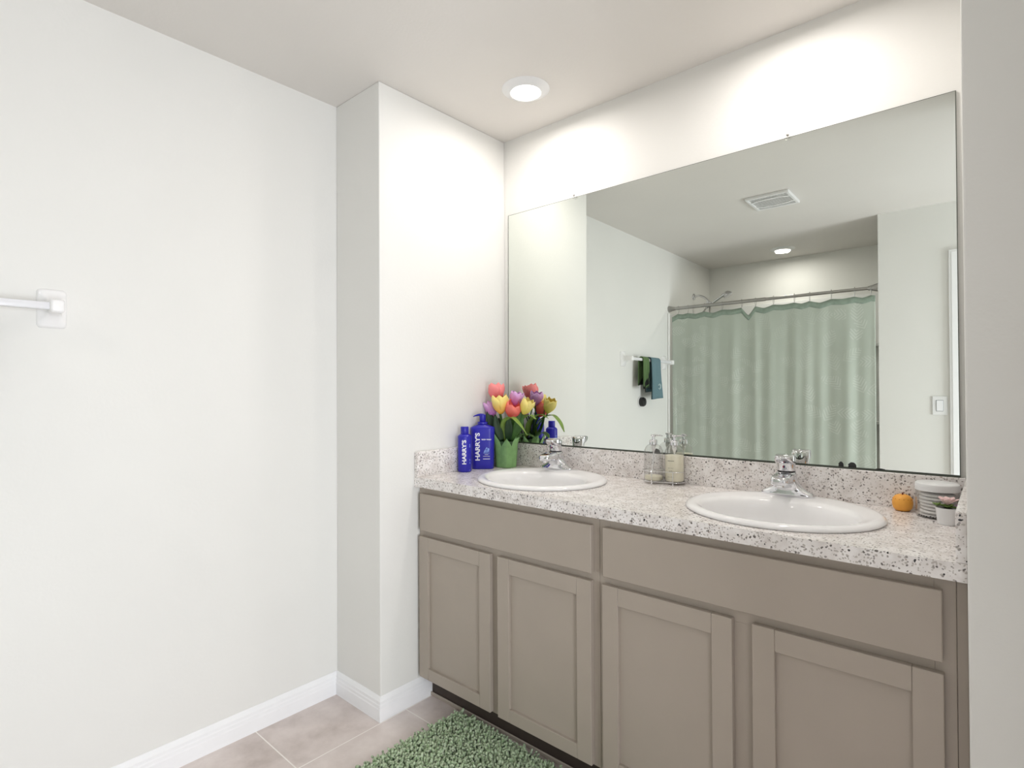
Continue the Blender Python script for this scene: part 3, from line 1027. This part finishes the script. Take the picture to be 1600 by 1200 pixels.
stick('printed_petal', MGT, [(R(33), .056, .004, .008, 8)])
stick('printed_petal', MGT, [(R(12), .032, .003, .006, 8)])
stick('printed_speckle', BLACK, [(R(-50 + 9 * k + random.uniform(-2, 2)), .004 + random.random() * .004, .0028, .0018, 8) for k in range(16)] + [(R(60 + 6 * (k % 4)), .012 + .005 * (k // 4), .0028, .002, 8) for k in range(12)])
COT = cloth('white_cotton', srgb(235, 232, 228), srgb(246, 244, 242), 200, sheen=.1)
for k in range(7):
    b = lathe([(.001, 0), (.036, 0), (.0385, .0015), (.039, .0035), (.0385, .0055), (.036, .007), (.001, .0072)], 32)
    o = obj('cotton_pad', b, COT, None, True, (JX + random.uniform(-.002, .002), JY + random.uniform(-.002, .002), ZC + .002 + k * .0092))
    tag(o, 'white cotton pad in the stack inside the clear lidded jar', 'cotton pad', 'cotton pads in the jar')

t = thing('potted_succulent', 'tiny white pot with a pink and green artificial succulent', 'plant', (-.0985, 1.806, ZC))
b = lathe([(.019, 0), (.0205, .001), (.0235, .036), (.0245, .040), (.0245, .043), (.0228, .043), (.0222, .036), (.019, .03), (.0001, .03)], 32)
obj('plant_pot', b, PLAST, t, 40)
b = lathe([(.0001, .036), (.0218, .036), (.012, .0405), (.0001, .041)], 24)
obj('soil', b, simple('dark_soil', (.02, .018, .015, 1), .9, var=.4, scale=200), t, 60)
PK = simple('pale_pink_leaf', srgb(250, 216, 214), .5, var=.08)
GS = simple('olive_leaf', srgb(112, 138, 70), .5, var=.15)
def rosette(cx, cy, cz, r, n, mat, name, tilt=.7):
    b = NB()
    for k in range(n):
        a = 2 * PI * k * .382 
        s_ = 1 - k / n * .6
        tl = tilt + k / n * .9
        def pf(u, v, a=a, s_=s_, tl=tl):
            x = (u - .5) * 2
            wv = .30 * r * s_ * math.sin(PI * (.1 + .86 * v)) 
            d = v * r * s_
            rr, z = d * math.cos(tl), d * math.sin(tl) + abs(x) * wv * .4
            return (cx + rr * math.cos(a) - x * wv * math.sin(a), cy + rr * math.sin(a) + x * wv * math.cos(a), cz + z)
        sheet(pf, 4, 6, b, .0012)
    return obj(name, b, mat, t, True)
rosette(0, 0, .042, .026, 9, GS, 'lower_leaf', .12)
rosette(.001, 0, .050, .030, 20, PK, 'rosette', .6)
rosette(-.020, -.004, .046, .016, 8, GS, 'side_shoot', .3)

# ------------------------------------------------------------------ towel bar with two towels
def bar_post(y, par):
    rings = []
    for x, hy, hz, r in ((0, .034, .056, .010), (.006, .034, .056, .012), (.010, .030, .050, .012), (.018, .022, .036, .010), (.030, .0165, .022, .008), (.045, .0160, .0185, .007), (.082, .0165, .0185, .007), (.088, .0145, .0165, .006), (.090, .010, .012, .005)):
        rings.append([(x, y + p[0], p[1]) for p in rring(0, 0, 0, hy, hz, r, 4)])
    return obj('bar_bracket', loft(rings), PORC, par, 60)
BY0, BY1, BZ = -.34, .33, 1.495
t = thing('towel_bar', 'white towel bar with ceramic brackets on the left wall', 'towel bar', (XL, 0, BZ))
bar_post(BY0, t); bar_post(BY1, t)
b = NB()
rings = [[(.066 + p[0], y, p[1]) for p in rring(0, 0, 0, .0105, .0105, .003, 3)] for y in (BY0 + .012, BY1 - .012)]
loft(rings, bm=b)
obj('bar', b, simple('white_acrylic_bar', srgb(232, 232, 235), .12, var=.01), t, 40)

def towel(name, label, y0, y1, zf, zb, mat, slant=0, gather=.7, seed=1, off=0):
    t = thing(name, label, 'towel', (XL + .066, (y0 + y1) / 2, BZ))
    hw = (y1 - y0) / 2
    path = []
    rr = .0232 + off
    for k in range(12): path.append((rr + .004 * (1 - k / 12), -zf + (zf) * k / 12, 1 - k / 12))
    for k in range(9):
        a = PI * k / 8
        path.append((rr * math.cos(a), rr * math.sin(a), 0))
    for k in range(1, 13): path.append((-rr - .002, -zb * k / 12, k / 12))
    n = len(path) - 1
    rnd = random.Random(seed)
    ph = [rnd.uniform(0, 6) for _ in range(4)]
    def pf(u, v):
        x, z, s = path[int(round(v * n))]
        yy = (u - .5) * 2
        fold = .007 * math.sin(yy * 5 + ph[0] + s) * min(1, s * 1.5 + .15) + .004 * math.sin(yy * 11 + ph[1]) * min(1, s + .1)
        y = yy * hw * (gather + (1 - gather) * s) + slant * s
        dz = -.006 * yy * s
        sg = 1 if x > 0 else .35
        return (x + max(-.004 if x > 0 else -.006, fold) * sg, y, z + (dz if s > .3 else 0))
    b = sheet(pf, 22, n, None, .007)
    o = obj('cloth', b, mat, t, True)
    return t
TG = Mat('green_black_towel')
sp = TG.N('ShaderNodeSeparateXYZ'); TG.l.new(TG.co(), sp.inputs[0])
st = TG.math('ADD', TG.math('MULTIPLY', sp.outputs[2], 1.0), TG.math('MULTIPLY', sp.outputs[1], 1.1))
TG.col(TG.ramp(TG.math('MULTIPLY', st, -4.0), [(.0, srgb(96, 122, 78)), (.55, srgb(84, 110, 68)), (.60, srgb(16, 20, 18)), (.76, srgb(18, 22, 20)), (.78, srgb(90, 120, 70)), (.82, srgb(26, 40, 30))]))
TG.p.inputs['Roughness'].default_value = .95
TG.bump(TG.noise(700, 2), .6, .001)
towel('hand_towel', 'green and black hand towel hanging on the white bar, left of the blue one', .070, .178, .215, .19, TG.m, .0, .8, 3)
TB = Mat('teal_towel')
sp = TB.N('ShaderNodeSeparateXYZ'); TB.l.new(TB.co(), sp.inputs[0])
TB.col(TB.ramp(TB.math('MULTIPLY', sp.outputs[1], 8.0), [(.30, srgb(104, 132, 140)), (.60, srgb(98, 126, 134)), (.64, srgb(12, 24, 26))]))
TB.p.inputs['Roughness'].default_value = .95
TB.bump(TB.noise(700, 2), .6, .001)
tt = towel('hand_towel', 'dusty blue hand towel with a pale ring emblem hanging on the bar', -.125, .068, .295, .24, TB.m, -.015, .8, 5, .002)
b = NB()
for r_, a0, a1 in ((.020, 20, 330), (.011, 60, 260)):
    pts = [(.0, r_ * math.cos(R(a)) - .045, r_ * math.sin(R(a)) - .20) for a in range(a0, a1, 12)]
    tube(pts, .0022, 6, bm=b)
b.transform(Matrix.Translation((.0315, 0, 0)))
obj('emblem', b, simple('pale_thread', srgb(200, 215, 215), .8), tt, True)

# black round knob on the wall under the bar
t = thing('wall_disc', 'round black disc with white rim on the wall below the towels', 'disc', (XL, .062, 1.175), 0)
b = lathe([(.037, 0), (.041, .002), (.041, .006), (.034, .009)], 32)
b.transform(Matrix.Rotation(PI / 2, 4, 'Y'))
obj('mounting_plate', b, PLAST, t, 40)
b = lathe([(.034, .008), (.036, .012), (.036, .030), (.030, .040), (.015, .044), (.0001, .045)], 32)
b.transform(Matrix.Rotation(PI / 2, 4, 'Y'))
obj('disc_face', b, BLACK, t, 40)

# ------------------------------------------------------------------ light switch
t = thing('light_switch', 'white rocker light switch on the wall beside the door', 'switch', (-.268, YD, 1.168))
obj('switch_plate', box(-.038, .038, -.0003, .006, -.059, .059, .003, 2), PLAST, t)
b = box(-.0165, .0165, .005, .009, -.033, .033, .0015, 1)
obj('rocker', b, simple('rocker_white', srgb(246, 246, 248), .25, var=.01), t)
b = box(-.0185, .0185, .005, .0066, -.035, .035)
obj('rocker_surround', b, simple('grey_gap', srgb(120, 122, 128), .6), t)

# ------------------------------------------------------------------ shower: rod, curtain, hooks, shower head, tub
RY, RZ = -.443, 1.952
t = thing('curtain_rod', 'brushed metal shower curtain rod across the tub opening', 'curtain rod', (XL, RY, RZ))
Wd = XT - XL
b = tube([(.01, 0, 0), (Wd * .52, 0, 0)], .0135, 16)
tube([(Wd * .515, 0, 0), (Wd - .01, 0, 0)], .0110, 16, bm=b)
obj('rod', b, NICKEL, t, 40)
for s_ in (0, 1):
    b = lathe([(.026, 0), (.027, .003), (.025, .012), (.018, .035), (.0145, .055), (.0125, .058)], 28)
    b.transform(Matrix.Translation((Wd if s_ else 0, 0, 0)) @ Matrix.Rotation(-PI / 2 if s_ else PI / 2, 4, 'Y'))
    obj('end_flange', b, NICKEL, t, 40)
HX = [-1.989, -1.905, -1.765, -1.623, -1.473, -1.371, -1.243, -1.1, -0.999, -0.863, -0.722, -0.627]
CTZ = 1.903
for i, x in enumerate(HX):
    pts = [(.0, .004, -.046), (0, .012, -.030), (0, .0175, -.005), (0, .012, .013), (0, 0, .0178), (0, -.012, .013), (0, -.0165, -.002), (0, -.010, -.025), (0, -.002, -.042)]
    b = tube(spline(pts, 4), .0014, 6)
    o = obj('curtain_hook', b, NICKEL, None, True, (x, RY, RZ))
    tag(o, 'thin metal curtain hook on the rod holding up the green curtain', 'curtain hook', 'curtain hooks on the rod')
c0, c1 = HX[0] - .050, HX[-1] + .024
def curtain_pt(u, v):
    x = c0 + (c1 - c0) * u
    # sag between hooks
    z = CTZ
    for i in range(len(HX) - 1):
        if HX[i] <= x <= HX[i + 1]:
            s_ = (x - HX[i]) / (HX[i + 1] - HX[i])
            dep = .062 if i == 4 else .007 + .006 * (i % 3)
            z -= dep * (1 - abs(2 * s_ - 1) ** 1.2)
    if x < HX[0]: z -= (HX[0] - x) * .5
    if x > HX[-1]: z -= (x - HX[-1]) * .2
    fall = v
    amp = .010 + .016 * min(1, fall * 3)
    y = amp * (math.sin(x * 24 + 1.1) * .55 + .45 * math.sin(x * 41 + 2.0 + fall * .5) + .25 * math.sin(x * 73 + fall)) 
    fx = -1.43
    y += -.020 * math.exp(-((x - fx) / .028) ** 2) * (1 - .4 * fall) + .018 * math.exp(-((x - fx - .055) / .025) ** 2)
    y += .016 * math.exp(-((x + 1.68 - .06 * fall) / .03) ** 2) * min(1, fall * 2)
    y += .014 * math.exp(-((x + 1.0 + .05 * fall) / .03) ** 2) * min(1, fall * 2)
    y *= (.35 + .65 * min(1, fall * 6)) * .33
    zz = z + (0.16 - z) * v
    xx = x + (.012 * fall if u < .02 else 0)
    return (xx, RY + .008 + y, zz)
cm = Mat('green_leaf_curtain')
co = cm.co()
vv = cm.N('ShaderNodeTexVoronoi'); vv.inputs['Scale'].default_value = 6.5; vv.inputs['Randomness'].default_value = .8
cm.l.new(cm.co((1, .0, 1)), vv.inputs['Vector'])
pos = cm.N('ShaderNodeVectorMath', operation='SUBTRACT')
cm.l.new(cm.co((6.5, .0, 6.5)), pos.inputs[0])
sc = cm.N('ShaderNodeVectorMath', operation='SCALE'); sc.inputs['Scale'].default_value = 6.5
cm.l.new(vv.outputs['Position'], sc.inputs[0]); cm.l.new(sc.outputs[0], pos.inputs[1])
sep = cm.N('ShaderNodeSeparateColor'); cm.l.new(vv.outputs['Color'], sep.inputs[0])
rot = cm.N('ShaderNodeVectorRotate', rotation_type='Y_AXIS')
cm.l.new(pos.outputs[0], rot.inputs['Vector'])
cm.l.new(cm.math('MULTIPLY', cm.math('SUBTRACT', sep.outputs[0], .5), 3.4), rot.inputs['Angle'])
sx = cm.N('ShaderNodeSeparateXYZ'); cm.l.new(rot.outputs[0], sx.inputs[0])
ax = cm.math('ABSOLUTE', sx.outputs[0])
# leaf outline: |x| < .22*(1-(z/.5)^2) ; veins: bands of z-|x|
zz = cm.math('MULTIPLY', sx.outputs[2], 2.1)
lim = cm.math('MULTIPLY', cm.math('SUBTRACT', 1.0, cm.math('MULTIPLY', zz, zz)), .26)
inside = cm.math('LESS_THAN', ax, lim)
vein = cm.math('SINE', cm.math('MULTIPLY', cm.math('SUBTRACT', sx.outputs[2], ax), 44.0))
vein = cm.math('GREATER_THAN', vein, .1)
fade = cm.ramp(cm.noise(2.2, 2), [(.36, (0.15, 0.15, 0.15, 1)), (.58, (.72, .72, .72, 1))])
leafm = cm.math('MULTIPLY', cm.math('MULTIPLY', inside, vein), fade)
base = cm.ramp(cm.noise(3, 3), [(.3, srgb(206, 214, 203)), (.7, srgb(214, 222, 211))])
cm.col(cm.mix(leafm, base, srgb(232, 237, 229)))
cm.set(Roughness=.7)
cm.p.inputs['Sheen Weight'].default_value = .2
tr = cm.N('ShaderNodeBsdfTranslucent'); tr.inputs[0].default_value = srgb(188, 202, 186)
mx = cm.N('ShaderNodeMixShader'); mx.inputs[0].default_value = .22
cm.l.new(cm.p.outputs[0], mx.inputs[1]); cm.l.new(tr.outputs[0], mx.inputs[2])
cm.l.new(mx.outputs[0], cm.n['Material Output'].inputs['Surface'])
cm.bump(cm.math('ADD', cm.noise(14, 4), cm.math('MULTIPLY', leafm, .4)), .35, .004)
ctn = thing('shower_curtain', 'sage green shower curtain with faint leaf pattern seen in the mirror', 'curtain', (0, 0, 0))
obj('curtain_cloth', sheet(curtain_pt, 260, 46, None, .0012), cm.m, ctn, True)
hem = sheet(lambda u, v: tuple(Vector(curtain_pt(u, v * .024 )) + Vector((0, .0018, .0005))), 260, 2, None, .0012)
obj('top_hem', hem, cloth('curtain_hem', srgb(140, 156, 142), srgb(152, 168, 154), 40), ctn, True)

t = thing('hand_shower', 'chrome hand shower on a curved arm above the tub', 'hand shower', (XL, -.95, 2.125))
b = lathe([(.030, 0), (.030, .003), (.024, .010), (.012, .014)], 28)
b.transform(Matrix.Rotation(PI / 2, 4, 'Y') @ Matrix.Scale(1, 4))
obj('wall_flange', b, CHROME, t, 40)
b = tube(spline([(0, 0, 0), (.05, 0, .004), (.10, 0, -.018), (.135, 0, -.055)], 6), .0105, 12)
obj('shower_arm', b, CHROME, t, True)
b = tube([(.128, 0, -.050), (.150, 0, -.100)], .017, 16)
tube([(.14, 0, -.085), (.165, 0, -.070)], .019, 16, bm=b)
obj('bracket', b, CHROME, t, 40)
b = tube(spline([(.115, 0, -.115), (.18, 0, -.070), (.25, 0, -.028), (.298, 0, .002)], 5), [.011] * 5 + [.012] * 6 + [.014] * 5, 14)
obj('handset', b, CHROME, t, True)
b = lathe([(.012, 0), (.024, .008), (.036, .022), (.040, .034), (.040, .042), (.037, .044), (.0001, .044)], 28)
b.transform(Matrix.Translation((.292, 0, .012)) @ Matrix.Rotation(R(148), 4, 'Y'))
hd = obj('spray_face', b, CHROME, t, 40)
b = tube(spline([(.115, 0, -.115), (.07, .01, -.20), (.05, .02, -.45), (.06, .02, -.8), (.10, .01, -.95), (.135, 0, -.6), (.15, 0, -.105)], 10), .007, 8)
obj('shower_hose', b, NICKEL, t, True)

# bathtub and surround
TUBM = simple('white_acrylic', srgb(238, 238, 236), .15, var=.01)
t = thing('bathtub', 'white bathtub hidden behind the green shower curtain', 'bathtub', ((XL + XT) / 2, (YT + YD) / 2 - .02, 0))
hx, hy = (XT - XL) / 2 - .004, (YD - YT) / 2 - .03
rings = [rring(0, 0, 0, hx, hy, .01), rring(0, 0, .44, hx, hy, .01), rring(0, 0, .452, hx - .006, hy - .006, .015), rring(0, 0, .452, hx - .07, hy - .06, .10), rring(0, 0, .44, hx - .085, hy - .075, .12), rring(0, 0, .16, hx - .16, hy - .12, .14), rring(0, 0, .12, hx - .24, hy - .17, .12)]
obj('tub_shell', loft(rings), TUBM, t, 40)
t = thing('tub_surround', 'white glossy tub surround panels with small shelves behind the curtain', 'surround', (XL, YT, .455))
b = box(.002, XT - XL - .002, .001, .012, 0, 1.60, .003)
box(.001, .012, .012, YD - YT + .03, 0, 1.46, .003, 1, b)
obj('panel', b, TUBM, t)
for z in (.545, 1.165):
    b = box(XT - XL - .20, XT - XL - .004, .012, .10, z, z + .028, .006, 2)
    obj('shelf', b, TUBM, t)

# ------------------------------------------------------------------ green chenille bath mat
t = thing('bath_mat', 'shaggy sage green chenille bath mat on the tiled floor', 'bath mat', (-1.57, 1.478, 0), R(-2))
MW, MD = .80, .52
obj('mat_backing', box(0, MW, -MD, 0, .0005, .006, .002), cloth('mat_backing', srgb(96, 124, 88), srgb(110, 138, 100)), t)
rnd = random.Random(5)
b = bmesh.new()
sp_ = .0098
nx, ny = int(MW / sp_), int(MD / sp_)
seg = 5
for i in range(nx):
    for j in range(ny):
        x = (i + .5 + rnd.uniform(-.35, .35)) * sp_
        y = -(j + .5 + rnd.uniform(-.35, .35)) * sp_
        a = rnd.uniform(0, 2 * PI)
        ln = rnd.uniform(.021, .029)
        lean = rnd.uniform(.25, .95)
        r = rnd.uniform(.0042, .0054)
        d0 = Vector((math.cos(a) * lean * .5, math.sin(a) * lean * .5, 1)).normalized()
        d1 = Vector((math.cos(a) * lean * 1.6, math.sin(a) * lean * 1.6, .75)).normalized()
        p = Vector((x, y, .004))
        ps = [p, p + d0 * ln * .45, p + d0 * ln * .45 + d1 * ln * .35, p + d0 * ln * .45 + d1 * ln * .52]
        rs = [r * .75, r, r * .95, r * .45]
        prev = None
        for q, rr in zip(ps, rs):
            dd = d0 if q is ps[0] or q is ps[1] else d1
            n1 = dd.orthogonal().normalized(); n2 = dd.cross(n1)
            ring = [b.verts.new(q + (n1 * math.cos(2 * PI * k / seg) + n2 * math.sin(2 * PI * k / seg)) * rr) for k in range(seg)]
            if prev:
                for k in range(seg):
                    b.faces.new((prev[k], prev[(k + 1) % seg], ring[(k + 1) % seg], ring[k]))
            prev = ring
        b.faces.new(prev)
pm = cloth('chenille_pile', srgb(146, 172, 128), srgb(200, 214, 184), 110, sheen=.3)
pile = obj('mat_pile', b, pm, t, True)
pile['kind'] = 'stuff'
